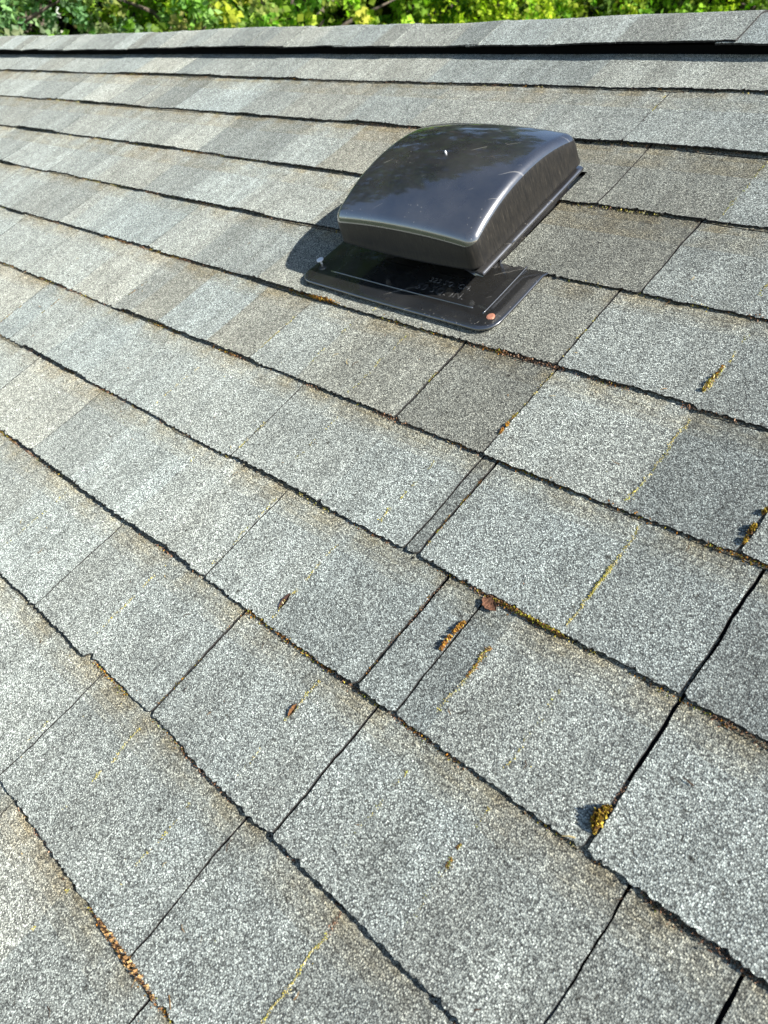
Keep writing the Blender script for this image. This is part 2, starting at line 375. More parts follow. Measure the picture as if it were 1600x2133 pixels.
        for e, iu in ((0, 0), (1, len(us)-1)):
            for ir in range(nr-1):
                a = base + iu*2*nr + ir; q = (a, a+nr, a+nr+1, a+1)
                F.append(q if (e == 0) == (sign == 1) else q[::-1]); MI.append(1); CC.append((1,.5,1,0))
    # lower laminate showing as a thin second edge
    if fine:
        for s_ in segs:
            if not s_[4] or s_[1] < -3.6 or s_[0] > .35: continue
            if k in (4,) and s_[1] > CUT[0] and s_[0] < CUT[1]: continue
            us = grid(s_[0], s_[1]); b0 = len(V)
            ext = r.uniform(.0025, .0048)
            for u in us:
                fo = min(1, (u-s_[0])/.02, (s_[1]-u)/.02)
                ve = k*ES + s_[3] + ext*fo + r.uniform(-1, 1)*.0006 + noise.noise(Vector((u*5, k*3.1, 0)))*.0022
                for v_, z_ in ((k*ES-.02, -.0036), (ve, -.0030), (ve, -.0056)): V.append(W(u, v_, z_ + r.uniform(-.0002,.0002)))
            for q in range(len(us)-1):
                a = b0+q*3; b_ = a+3
                F.append((a, a+1, b_+1, b_)); MI.append(0); CC.append((.72, .6, .05, .35))
                F.append((a+1, a+2, b_+2, b_+1)); MI.append(1); CC.append((1,.5,1,0))
    # inverse winding check: top faces must look out of the roof
    return mesh('shingle_course', V, F, [M_GRAN, M_EDGE], parent, MI, CC)
def mirror(u, v, z):             # the far slope: reflect about the vertical plane through the crest
    p = W(u, v, z); yc = W(0, CREST, 0).y
    return Vector((p.x, 2*yc - p.y, p.z))
for k in range(1, 13): course(k, True)
for k in range(13, NCO+1): course(k, False)
# far slope, one stepped sheet
mb = MB(); rr_ = random.Random(3)
for k in range(0, NCO+1):
    u = UL
    while u < UR:
        wd = rr_.uniform(.15, .35); u2 = min(UR, u+wd); t_ = (rr_.uniform(.82, 1.1), rr_.uniform(.2, .8), .5, 0)
        v0_, v1_ = (k-1)*ES + CREST + .1, k*ES + CREST + .1
        if k == 0: v0_ = CREST + .004
        mb.quad(mirror(u, v0_, -.005), mirror(u2, v0_, -.005), mirror(u2, v1_, 0), mirror(u, v1_, 0), t_)
        mb.quad(mirror(u, v1_, 0), mirror(u2, v1_, 0), mirror(u2, v1_, -.005), mirror(u, v1_, -.005), (.1,.5,.5,0))
        u = u2
mb.build('rear_roof_slope', M_GRAN, house, cols=True)
# decking and walls
mb = MB(); VE = NCO*ES
def deck(pf):
    mb.quad(pf(UL, CREST+.012, -.014), pf(UR, CREST+.012, -.014), pf(UR, VE-.01, -.014), pf(UL, VE-.01, -.014))
    mb.quad(pf(UL, CREST+.012, -.03), pf(UR, CREST+.012, -.03), pf(UR, VE-.01, -.03), pf(UL, VE-.01, -.03))
    mb.quad(pf(UL, VE-.01, -.014), pf(UR, VE-.01, -.014), pf(UR, VE-.01, -.03), pf(UL, VE-.01, -.03))
deck(W); deck(mirror)
mb.build('roof_deck', M_DECK, house)
yc = W(0, CREST, 0).y; hw = (VE-.35-CREST)*CT; zw = W(0, VE-.35, -.031).z; zr = W(0, CREST, -.06).z
mb = MB()
x0, x1 = UL+.25, UR-.25; y0, y1 = yc-hw, yc+hw
mb.quad(Vector((x0,y0,0)), Vector((x1,y0,0)), Vector((x1,y0,zw)), Vector((x0,y0,zw)))
mb.quad(Vector((x0,y1,0)), Vector((x0,y1,zw)), Vector((x1,y1,zw)), Vector((x1,y1,0)))
for x in (x0, x1):
    i = len(mb.v); mb.v += [Vector((x,y0,0)), Vector((x,y1,0)), Vector((x,y1,zw)), Vector((x,yc,zr)), Vector((x,y0,zw))]
    mb.f.append((i,i+1,i+2,i+3,i+4)); mb.c.append((1,1,1,1)); mb.mi.append(0)
mb.build('wall', M_WALL, house)

# ridge caps: folded shingles lapped along the ridge
CR = W(0, CREST, 0)
def ridge_pt(u, s, z):            # s along the cap profile (+ = near slope), z out
    R0 = .022
    # soft fold: blend the two slopes
    y = s
    a = TH*max(-1, min(1, s/R0))
    if abs(s) < R0:
        yy = s*(1-.06*(1-abs(s)/R0)); dz = -ST*(s*s/(2*R0) + R0/2)
        base = Vector((0, -yy*CT, dz))
    else: base = Vector((0, -s*CT, -abs(s)*ST))
    nrm = Vector((0, -sin(a), cos(a)))
    return Vector((u, CR.y, CR.z)) + base + nrm*z
r = random.Random(21)
caps = []; u = -.568
while u > UL: u -= r.choice([.17, .2, .23, .145]); caps.append(u)
caps = sorted(caps) + [-.568]; u = -.568
while u < UR-.2: u += .2; caps.append(u)
V, F, MI, CC = [], [], [], []
capz = lambda u: .0175 + .0045*noise.noise(Vector((u*2.6, 1.3, 0))) + .0015*noise.noise(Vector((u*9, 5.3, 0)))
ctone = {}
for ci in range(len(caps)-1):
    a, b_ = caps[ci], caps[ci+1]
    t1 = (r.choice([.80,.88,.98,1.08,1.16]), r.choice([.25,.4,.55,.7])); t2 = (r.choice([.78,.9,1.0,1.14]), r.choice([.25,.4,.55,.7]))
    if abs(a+.568) < 1e-4: t1 = t2 = (1.04, .1)
    mid = a + (b_-a)*r.uniform(.35, .7); hs = .097 + r.uniform(-.0035, .0035); zoff = r.uniform(-.0012, .0018)
    fine_ = -3.9 < a < .2
    nu = int((b_-a)/(.004 if fine_ else .05)) + 2
    ss = [-1, -.8, -.55, -.3, -.22, -.15, -.08, 0, .08, .15, .22, .3, .5, .7, .88, 1]
    ns = len(ss); base = len(V); raise_ = .0032 if abs(b_+.568) < 1e-4 else .0018
    for iu in range(nu+1):
        f = iu/nu; u = a - .03 + (b_-a+.03)*f
        z = capz(u) + raise_*f + zoff
        jj = (r.uniform(-1,1)*.0009) if fine_ else 0
        for s_ in ss:
            s2 = s_*(hs + (jj + noise.noise(Vector((u*14, 2, 7)))*.0022 if abs(s_) == 1 else 0))
            droop = .002*abs(s_)**3 * noise.noise(Vector((u*6, s_*3, 9)))
            V.append(ridge_pt(u, s2, z + droop))
        for q in range(ns): 
            p = V[base + iu*2*ns + q]; s_ = ss[q]
            V.append(p - Vector((0, -ST*(1 if s_ > 0 else -1)*(s_ != 0), CT)).normalized()*.003)
    for iu in range(nu):
        u = a - .03 + (b_-a+.03)*(iu+.5)/nu; t_ = t1 if u < mid else t2
        for q in range(ns-1):
            i0 = base + iu*2*ns + q; i1 = i0 + 2*ns
            F.append((i0, i0+1, i1+1, i1)); MI.append(0); CC.append((t_[0], t_[1], .5, 0))
            F.append((i0+ns, i1+ns, i1+1+ns, i0+1+ns)); MI.append(1); CC.append((1,.5,.5,0))
        for q in (0, ns-1):
            i0 = base + iu*2*ns + q; i1 = i0 + 2*ns
            F.append((i0, i0+ns, i1+ns, i1)); MI.append(1); CC.append((1,.5,.5,0))
    for q in range(ns-1):
        i0 = base + nu*2*ns + q
        F.append((i0, i0+1, i0+1+ns, i0+ns)); MI.append(1 if abs(b_+.568) < 1e-4 else 0); CC.append((1,.5,.5,0))
mesh('ridge_cap', V, F, [M_GRAN, M_EDGE], house, MI, CC)
mb = MB()
for sg in (1, -1):
    for a in range(int((UR-UL)/.5)):
        u0, u1 = UL+a*.5, UL+a*.5+.5
        pts = [ridge_pt(u0, .088*sg, -.012), ridge_pt(u0, .086*sg, .0105), ridge_pt(u0, .0, .011), ridge_pt(u1, .088*sg, -.012), ridge_pt(u1, .086*sg, .0105), ridge_pt(u1, .0, .011)]
        mb.quad(pts[0], pts[3], pts[4], pts[1]); mb.quad(pts[1], pts[4], pts[5], pts[2])
mb.build('ridge_vent', plain('ridge_vent_black', (.003,.003,.003), .95, 0, .1), house)

# ------------------------------------------------------------------ the roof vent
vent_rot = Matrix(((1,0,0),(0,CT,-ST),(0,ST,CT))).transposed()   # placeholder, replaced below
UC, VC = -.737, .517
vent = empty('roof_vent', W(UC, VC, 0)); vent.rotation_euler = (TH, 0, 0)
tag(vent, 'black glossy plastic roof vent with domed hood on a flat flange, open downslope', 'roof vent')
# local frame: x = along ridge, y = UP slope, z = out of roof
def rrect(hx, hy, rad, n=10, cx=0, cy=0):
    out = []
    for (sx, sy, a0) in ((1,1,0),(-1,1,90),(-1,-1,180),(1,-1,270)):
        for i in range(n+1):
            a = radians(a0 + 90*i/n); out.append((cx+sx*(hx-rad)+rad*cos(a), cy+sy*(hy-rad)+rad*sin(a)))
    return out
def dense(loop, step=.006):
    out = []
    for i in range(len(loop)):
        a = loop[i]; b_ = loop[(i+1) % len(loop)]; d = math.dist(a, b_); k = max(1, int(d/step))
        for j in range(k): out.append((a[0]+(b_[0]-a[0])*j/k, a[1]+(b_[1]-a[1])*j/k))
    return out
HX, HY = .1285, .1200           # half sizes of the hood
def dome(x, y):
    a = max(-1.05, min(1.05, x/HX)); c = max(-1.05, min(1.05, y/HY))
    return .080 + .0245*(1-abs(c)**2.1) + .0085*(1-abs(a)**2.2)*(1-.15*abs(c))
def ring_mesh(name, rings, m_, parent, cap=True, capbot=False, smooth=True):
    n_ = len(rings[0]); vs = [p for r_ in rings for p in r_]; fs = []
    for k in range(len(rings)-1):
        for j in range(n_): fs.append((k*n_+j, k*n_+(j+1) % n_, (k+1)*n_+(j+1) % n_, (k+1)*n_+j))
    if cap: fs.append(tuple((len(rings)-1)*n_+j for j in range(n_)))
    if capbot: fs.append(tuple(reversed(range(n_))))
    return mesh(name, vs, fs, m_, parent, smooth=smooth)
def loop_off(off):
    return dense(rrect(HX-off, HY-off, max(.002, .020-off*.6), 8), .2) if False else [(x, y - (.0055*(1-(x/HX)**2) if y < 0 else 0)*min(1, -y/HY if y < 0 else 0)) for x, y in rrect(HX-off, HY-off, max(.0015, .0145-off*.8), 8)]
def dl(off):                     # fixed vertex count loop with subdivided sides
    c = loop_off(off); out = []; n_ = 9
    for q in range(4):
        seg_ = c[q*n_:(q+1)*n_]; out += seg_
        a = seg_[-1]; b_ = c[((q+1)*n_) % len(c)]
        for j in range(1, 16): out.append((a[0]+(b_[0]-a[0])*j/16, a[1]+(b_[1]-a[1])*j/16))
    return out
rings = []
# inner face of the skirt, bottom lip, outer wall, fillet, top
rings.append([(x, y, dome(x, y)-.012) for x, y in dl(.012)])
rings.append([(x, y, dome(x, y)-.016) for x, y in dl(.004)])
rings.append([(x, y, .050) for x, y in dl(.0015)])
zlow = lambda x, y: .0420 - .0055*(max(0, 1-(x/HX)**2) if y < -.1 else 0)
rings.append([(x, y, zlow(x, y)+.001) for x, y in dl(.0008)])
rings.append([(x, y, zlow(x, y)) for x, y in dl(-.0012)])
rings.append([(x, y, zlow(x, y)+.0015) for x, y in dl(-.0024)])
rings.append([(x, y, zlow(x, y)+.0035) for x, y in dl(-.0018)])
for zf, off in ((.25, -.0012), (.6, -.0006), (.85, .0)):
    l0 = dl(off); rings.append([(x, y, zlow(x, y)+.003 + (dome(x, y)-.008-zlow(x, y)-.003)*zf) for x, y in l0])
FR = .0115
for a in (0, 18, 36, 54, 72, 90):
    off = FR*(1-cos(radians(a))); l0 = dl(.0004+off); rings.append([(x, y, dome(x, y) - FR*(1-sin(radians(a)))) for x, y in l0])
for off in (.014, .021, .03, .04, .05, .06, .07, .08, .09, .1, .108, .1135):
    rings.append([(x, y, dome(x, y)) for x, y in dl(off)])
hood = ring_mesh('hood', rings, M_HOOD, vent)
hood.data.materials.append(M_SKIRT)
nl = len(rings[0])
hood.data.polygons.foreach_set('material_index', [1 if i < nl*11 else 0 for i in range(len(hood.data.polygons))])
# moulding pip in the middle of the hood
mb = MB(); zt = dome(.0, .0)
mb.tube([Vector((0, .004, zt-.002)), Vector((0, .004, zt+.0012)), Vector((0, .004, zt+.003))], [.0017, .0015, .0008], 10); mb.build('moulding_pip', M_GALV, hood, smooth=True)
# base collar under the hood with rolled lip along both sides, and the louvred throat
def prof_extrude(prof, y0, y1, n=24):
    vs, fs = [], []
    for i in range(n+1):
        y = y0 + (y1-y0)*i/n
        vs += [(x, y, z) for x, z in prof]
    k = len(prof)
    for i in range(n):
        for j in range(k-1): fs.append((i*k+j, i*k+j+1, (i+1)*k+j+1, (i+1)*k+j))
    return vs, fs
lip = [(.098, .034), (.104, .0345), (.112, .0345), (.1215, .0350), (.1265, .0344), (.1292, .0328), (.1298, .0308), (.1290, .0290), (.1270, .0280), (.118, .0290), (.1150, .0270), (.1080, .0225), (.1040, .0150), (.1020, .004), (.1010, -.004)]
for sg in (1, -1):
    vs, fs = prof_extrude([(x*sg, z) for x, z in lip], -.052, .118)
    k_ = len(lip)
    fs += [tuple(range(k_)), tuple(range(24*k_, 25*k_))]
    if sg > 0:                       # in front of the throat only the ledge runs on under the hood
        v2, f2 = prof_extrude(lip[:11], -.116, -.052); f2 += [tuple(range(11)), tuple(range(24*11, 25*11))]
        o_ = len(vs); vs += v2; fs += [tuple(q+o_ for q in f) for f in f2]
    mesh('side_lip', vs, fs, M_HOOD, vent, smooth=True)
mb = MB(); mb.box(-.099, .099, -.062, .116, .002, .062); mb.build('throat', M_DARK, vent)
mb = MB(); mb.box(-.100, .100, -.090, -.086, .034, .0375)
mb.box(-.100, .100, -.078, -.075, .026, .029)
mb.build('louvre_bar', M_DARK, vent)
for x in (-.070, .088):
    mb = MB(); mb.tube([Vector((x, -.108, .043)), Vector((x, -.108, .036)), Vector((x, -.108, .034))], [.0036, .0036, .0022], 10); mb.build('screw', M_GALV, vent, smooth=True)
    mb = MB(); mb.box(x-.006+.02, x+.006+.02, -.106, -.086, .032, .046); mb.build('hood_clip', M_DARK, vent)
# flange: sheet with rounded corners and a softly turned edge
def floop(off, zf):
    lp = rrect(.1815-off, .184-off, max(.004, .026-off), 8, 0, .0)
    out = []; n_ = 9
    for q in range(4):
        seg_ = lp[q*n_:(q+1)*n_]; out += seg_
        a = seg_[-1]; b_ = lp[((q+1)*n_) % len(lp)]
        for j in range(1, 24): out.append((a[0]+(b_[0]-a[0])*j/24, a[1]+(b_[1]-a[1])*j/24))
    def zz(x, y):
        if y > -.062: return zf*max(.0, 1-(y+.062)/.02) - (1-max(0, 1-(y+.062)/.02))*.0075
        # lifts off the shingles a little at its lower edge, more at the left corner
        lf = ((-.062-y)/.122)**2
        return zf + lf*(.0035 + .0045*max(0, -x/.18))
    return [(x, y, zz(x, y)) for x, y in out]
flg = [floop(.0015, .0005), floop(0, .0010), floop(0, .0028), floop(.0008, .0037), floop(.0020, .0040)]
flg += [floop(o, .0040) for o in (.010, .014)]
flg += [floop(o, .0040) for o in (.022, .04, .07, .1, .13, .16)]
flange = ring_mesh('flange', flg, M_FLANGE, vent, smooth=True)
flange.modifiers.clear()
# inner raised bead parallel to the lower edge
def fz(x, y): 
    lf = ((-.062-y)/.122)**2 if y < -.062 else 0
    return .0040 + lf*(.0035 + .0045*max(0, -x/.18))
mb = MB()
mb.tube([Vector((x, -.150, fz(x, -.150))) for x in [-.14+.27*i/20 for i in range(21)]], .0011, 6)
mb.tube([Vector((.150, y, fz(.150, y))) for y in [-.155+.10*i/20 for i in range(21)]], .0011, 6)
mb.build('bead', M_FLANGE, flange, smooth=True)
mb = MB()
mb.tube([Vector((-.003, -.174, fz(0,-.174)+.0002)), Vector((-.003, -.174, fz(0,-.174)-.001))], .0036, 12); mb.build('nail_hole', plain('black_hole', (.001,.001,.001), 1), flange)
def text(body, x, y, size, z):
    cu = bpy.data.curves.new('t', 'FONT'); cu.body = body; cu.size = size; cu.extrude = .0004; cu.bevel_depth = .00008; cu.offset = -.0001; cu.space_character = 1.12; cu.resolution_u = 3
    o = bpy.data.objects.new('t', cu); COL.objects.link(o)
    dg = bpy.context.evaluated_depsgraph_get(); me = bpy.data.meshes.new_from_object(o.evaluated_get(dg)); 
    bpy.data.objects.remove(o); me.materials.clear(); me.materials.append(M_EMB)
    q = bpy.data.objects.new('embossed_text', me); COL.objects.link(q); q.parent = flange; q.location = (x, y, z)
    return q
M_EMB = hood_mat('embossed_plastic', (.03,.03,.03), .35, .10)
q = text('50 SQ. IN.', .020, -.1405, .0175, fz(.05, -.132)+.0002); q.rotation_euler = (radians(-3.2), 0, 0)
q['label'] = 'raised lettering reading 50 SQ. IN.'
q = text('323 SQ. CM.', .030, -.1215, .0125, fz(.05, -.117)+.0001); q.rotation_euler = (radians(-2.6), 0, 0)
q['label'] = 'raised lettering reading 323 SQ. CM.'
def nail(x, y, z, h, m_, rad, lab):
    mb = MB(); mb.tube([Vector((x, y, z+h-.0012)), Vector((x, y, z+h)), Vector((x, y, z+h+.0006))], [rad, rad, rad*.7], 14)
    if h > .002: mb.tube([Vector((x, y, z-.002)), Vector((x, y, z+h-.001))], .0016, 8)
    o = mb.build('nail', m_, vent, smooth=False); o['label'] = lab
nail(-.172, -.140, fz(-.17, -.14), .0075, M_GALV, .0056, 'bright galvanised roofing nail standing proud of the flange')
nail(.164, -.157, fz(.164, -.157), .0008, M_COPPER, .0056, 'copper coloured roofing nail driven flush')

# ------------------------------------------------------------------ moss, lichen and debris
MOSSC = [(.30,.13,.025), (.38,.19,.03), (.20,.09,.03), (.26,.22,.04), (.17,.19,.03), (.12,.07,.03)]
YEL = [(.46,.38,.07), (.40,.33,.10), (.50,.44,.20), (.34,.36,.06), (.56,.50,.32)]
BRN = [(.22,.12,.075), (.30,.17,.11), (.14,.075,.045), (.36,.24,.17)]
def fleck(mb, u, v, z, sz, col, r, up=.8):
    p = W(u, v, z)
    d = Vector((r.uniform(-1,1), r.uniform(-1,1), r.uniform(-1,1))).normalized()*sz
    e = d.cross(Vector((r.uniform(-1,1), r.uniform(-1,1), r.uniform(-1,1)))).normalized()*sz*r.uniform(.35,.7)
    k = r.uniform(.7, 1.3); c = (col[0]*k, col[1]*k, col[2]*k, 1)
    h = Wd(0, 0, sz*up)
    mb.quad(p-d*.5, p+e*.5+h*.3, p+d*.5+h*.5, p-e*.5, c)
    mb.tri(p-d*.4, p+h, p+d*.4, c)
mb = MB(); r = random.Random(5)
umin = {1:-3.3,2:-3.1,3:-2.8,4:-2.5,5:-2.2,6:-1.9,7:-1.6,8:-1.35,9:-1.05,10:-.8,11:-.6}
for k in range(1, 12):
    u = umin[k] - .1
    while u < .25:
        u += r.expovariate(1/.050)
        if k == 4 and -.93 < u < -.56: continue
        ln = r.uniform(.004, .045) if r.random() < .8 else r.uniform(.05, .10)
        pal = r.choice([MOSSC, MOSSC, BRN, BRN, BRN, YEL])
        if k <= 4: pal = r.choice([MOSSC, YEL, BRN])
        amt = int(ln*r.uniform(500, 1900)*(1.0 if k > 4 else .55))
        for _ in range(amt):
            uu = u + r.uniform(0, ln); fleck(mb, uu, k*ES + abs(r.gauss(.0008, .0016)) - .0006, -.0048 + abs(r.gauss(0, .0016)), r.uniform(.0009, .0026), r.choice(pal), r)
for k in range(1, 12):                     # black-brown flecks under every edge, shade painted in to blacken the shadow line
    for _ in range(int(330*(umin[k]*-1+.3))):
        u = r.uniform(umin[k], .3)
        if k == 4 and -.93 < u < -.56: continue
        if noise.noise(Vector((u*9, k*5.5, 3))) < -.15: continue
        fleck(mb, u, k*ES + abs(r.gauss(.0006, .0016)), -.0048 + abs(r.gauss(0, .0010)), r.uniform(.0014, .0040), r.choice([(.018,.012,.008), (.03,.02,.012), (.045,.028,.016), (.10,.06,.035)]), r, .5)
# heavier places seen in the picture: (course line, u from, u to, palette, count)
for k, a, b_, pal, ct in [(5,-.93,-.80,MOSSC,260),(5,-.74,-.62,MOSSC,200),(5,-.58,-.44,BRN,420),(5,-.56,-.52,MOSSC,160),(5,-.30,-.24,BRN,160),(6,-.43,-.25,MOSSC,520),(6,-.20,-.10,MOSSC,420),
        (7,-.36,-.28,BRN,380),(7,-.33,-.26,MOSSC,200),(7,-.12,-.02,BRN,300),(8,-.56,-.42,MOSSC,520),(8,-.10,-.0,BRN,240),(9,-.50,-.42,BRN,200),(9,-.66,-.60,MOSSC,60),(10,-.46,-.33,MOSSC,420),
        (6,-.62,-.56,BRN,120),(7,-.62,-.56,YEL,60),(1,-.42,-.30,BRN,160),(4,-.50,-.47,YEL,60),(4,-.36,-.34,YEL,50),(4,-.30,-.26,BRN,120),(6,-.96,-.90,MOSSC,90)]:
    for _ in range(ct):
        fleck(mb, r.uniform(a, b_), k*ES + abs(r.gauss(.001, .0022)) - .001, -.0045 + abs(r.gauss(0, .0020)), r.uniform(.0010, .0030), r.choice(pal), r)
# lichen and moss along the joints running up the slope: (course, u, frac from, frac to, palette, count, spread)
for k, u, a, b_, pal, ct, sp in [(7,-.257,.05,.95,YEL,260,.0022),(7,-.257,.42,.70,YEL,420,.0022),(6,-.281,.10,.95,YEL,200,.002),(5,-.284,.2,.95,YEL,150,.002),(5,-.286,.55,.85,MOSSC,300,.0022),
        (9,-.223,.1,.9,YEL,100,.002),(9,-.224,.35,.5,MOSSC,160,.002),(9,-.224,.8,.92,MOSSC,100,.002),(9,-.428,.1,.9,YEL,170,.002),(8,-.522,.1,.95,YEL,150,.002),(10,-.271,.15,.7,YEL,200,.0016),
        (8,-.306,.30,.95,YEL,140,.002),(8,-.306,.3,.55,MOSSC,200,.002),(8,-.390,.2,.9,MOSSC,60,.0015),(10,-.557,.1,.8,YEL,170,.002),(10,-.66,.5,.9,YEL,60,.002),(11,-.495,.05,.4,YEL,90,.002),
        (7,-.497,.2,.9,YEL,150,.002),(6,-.45,.55,.8,MOSSC,120,.002),(6,-.584,.1,.6,MOSSC,50,.0015),(7,-.95,.3,.9,YEL,60,.002),(7,-.75,.5,.95,YEL,70,.002),(8,-.806,.1,.6,YEL,70,.002),(6,-.872,.3,.95,YEL,140,.002),
        (6,-.672,.1,.95,YEL,120,.002),(9,-.70,.1,.9,YEL,140,.002),(7,-.431,.2,.95,MOSSC,130,.0012),(5,-.60,.1,.5,YEL,50,.002),(3,-.404,.05,.95,YEL,130,.0018),(2,-.36,.1,.9,YEL,110,.0018),(2,-.36,.7,.85,MOSSC,40,.002),
        (1,-.36,.5,.95,YEL,70,.002),(2,-.62,.1,.4,YEL,30,.002),(7,-1.50,.5,.9,MOSSC,60,.002),(7,-1.42,.2,.5,MOSSC,60,.002),(6,-1.25,.5,.8,MOSSC,40,.002),(9,-.428,.04,.12,YEL,50,.0022),(8,-.147,.5,.7,BRN,40,.0015),(10,-.27,.02,.15,BRN,50,.003),(5,-.452,.2,.9,YEL,40,.0015),(6,-.45,.05,.6,YEL,90,.002),(6,-.584,.2,.95,YEL,70,.002),(8,-.64,.1,.9,YEL,60,.002),(9,-.558,.05,.9,MOSSC,60,.0015),(8,-.388,.1,.9,BRN,60,.0015),(9,-.30,.2,.8,YEL,60,.002),(8,-.23,.3,.9,YEL,50,.002),(10,-.45,.2,.8,YEL,60,.002),(7,-.66,.2,.8,YEL,60,.002),(6,-.77,.2,.8,YEL,60,.002),(5,-.75,.75,.98,YEL,30,.002),(5,-1.01,.1,.9,YEL,50,.002),(9,-.95,.1,.8,YEL,60,.002),(4,-.3,.1,.9,YEL,60,.002),(3,-.3,.4,.9,YEL,40,.002)]:
    for _ in range(int(ct*1.7)):
        # broken into dashes
        f = r.uniform(a, b_)
        if noise.noise(Vector((f*9, k, u*40))) < -.08 and ct < 200: continue
        fleck(mb, u + r.gauss(0, sp*.5)*(.4+2.2*abs(noise.noise(Vector((f*16, u*31, 3))))) + .0035*noise.noise(Vector((f*7, u*31, 6))), (k-1+f)*ES, -.0050*(1-f) + .0007 + abs(r.gauss(0, .0006)), r.uniform(.0009, .0021), r.choice(pal), r, .4)
# loose specks
for _ in range(500):
    v = r.uniform(.3, 1.6); u = -r.uniform(0, 1)*(2.6-1.2*v); k = int(v/ES); f = v/ES-k
    fleck(mb, u, v, -.005*(1-f)+.0013, r.uniform(.0006, .0016), r.choice(YEL+BRN+BRN), r, .3)
for _ in range(150):
    v = r.uniform(.35, 1.62); u = -r.uniform(-.05, 1)*(2.9-1.3*v); k = int(v/ES); f = v/ES-k
    if CUT[0]-.1 < u < CUT[1]+.1 and v < .74: continue
    a = r.uniform(0, 6.3); ln = r.uniform(.003, .011); wd_ = r.uniform(.0003, .0006); z = -.004*(1-f)+.0016
    d = Vector((cos(a)*ln, sin(a)*ln)); e = Vector((-sin(a)*wd_, cos(a)*wd_)); c = (*r.choice([(.10,.06,.03), (.22,.14,.07), (.05,.03,.02), (.34,.27,.14)]), 1)
    bend = r.uniform(-.25, .25)*ln
    m1 = d*.5 + e/wd_*bend
    mb.quad(W(u-e.x, v-e.y, z), W(u+m1.x-e.x, v+m1.y-e.y, z+.0009), W(u+m1.x+e.x, v+m1.y+e.y, z+.0009), W(u+e.x, v+e.y, z), c)
    mb.quad(W(u+m1.x-e.x, v+m1.y-e.y, z+.0009), W(u+d.x, v+d.y, z+.0002), W(u+d.x+e.x, v+d.y+e.y, z+.0002), W(u+m1.x+e.x, v+m1.y+e.y, z+.0009), c)
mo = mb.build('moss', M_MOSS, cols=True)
tag(mo, 'orange moss, yellow lichen and brown silt caught along the shingle seams, plus black-brown flecks painting the seam shadows darker', 'moss', kind='stuff')
# distinct tufts and scraps
def clump(name, label, cat, k, u, f0, f1, wid, hgt, pal, ct, side=0, grp=None, line=False):
    r = random.Random(int(abs(u)*1000)+k); mb = MB()
    o_ = W(u, (k-1+(f0+f1)/2)*ES, 0)
    for _ in range(ct):
        t = r.uniform(-1, 1)
        if not line and label.find('bulging') < 0 and noise.noise(Vector((t*4.5, u*77, 1))) < -.05: continue
        t = t; w_ = r.uniform(-1, 1)*sqrt(max(0, 1-t*t))
        f = (f0+f1)/2 + (f1-f0)/2*t
        w_ *= .55+.75*abs(noise.noise(Vector((t*5+u*50, k, 2))))*2; zz = hgt*sqrt(max(0, 1-t*t-min(1, w_*w_)*.8))*r.uniform(.2, 1)*(.55+.9*abs(noise.noise(Vector((t*7, u*90, 5)))))+.001
        if line: fleck(mb, u + t*(f1-f0)/2, (k)*ES + w_*wid + .001, -.004 + zz, r.uniform(.0016, .0044), r.choice(pal), r, 1.1)
        else: fleck(mb, u + w_*wid + side*(1-t*t)*wid, (k-1+f)*ES, -.005*(1-f) + zz, r.uniform(.0016, .0046), r.choice(pal), r, 1.1)
    mb.v = [p - o_ for p in mb.v]
    o = mb.build(name, M_MOSS, cols=True); o.location = o_
    tag(o, label, cat, grp)
GOLD = [(.34,.24,.03), (.24,.15,.03), (.12,.06,.02), (.42,.32,.05), (.07,.04,.02)]
ORG = [(.46,.25,.04), (.36,.18,.04), (.22,.09,.03), (.50,.32,.07), (.10,.05,.02)]
G = 'moss tufts growing in the shingle joints'
clump('moss_tuft', 'thick gold and brown moss tuft bulging from the open slot near lower right', 'moss tuft', 8, -.1465, .73, .89, .0042, .008, GOLD, 1100, -.6, G)
clump('moss_tuft', 'long ragged orange moss tuft in the slot below the curled brown leaf', 'moss tuft', 8, -.3415, .24, .54, .0019, .0032, ORG, 650, -.9, G)
clump('moss_tuft', 'olive brown moss tuft in the slot at the right edge of the photo', 'moss tuft', 6, -.170, .62, .93, .0020, .0032, GOLD, 500, -.4, G)
clump('moss_tuft', 'green and yellow moss tuft on the seam beside the curled brown leaf', 'moss tuft', 7, -.292, -.04, .04, .002, .005, [(.28,.26,.04),(.35,.33,.05),(.12,.07,.03),(.22,.12,.05)], 260, 0, G, True)
clump('moss_tuft', 'orange moss tuft on the seam just below the left corner of the vent flange', 'moss tuft', 5, -.85, -.035, .035, .002, .0055, ORG, 500, 0, G, True)
clump('moss_tuft', 'yellow and orange moss tuft in the long yellow streak right of the vent', 'moss tuft', 5, -.286, .66, .86, .0018, .0028, GOLD+YEL, 260, 0, G)
clump('moss_tuft', 'small orange moss tuft in the joint straight below the copper nail', 'moss tuft', 6, -.449, .66, .80, .0015, .0022, ORG, 110, 0, G)
clump('moss_tuft', 'dry brown moss tuft with curled tips on the seam at lower left', 'moss tuft', 10, -.400, -.05, .05, .0035, .006, [(.24,.14,.06),(.32,.20,.09),(.06,.035,.02),(.08,.04,.025),(.42,.30,.14)], 420, 0, G, True)
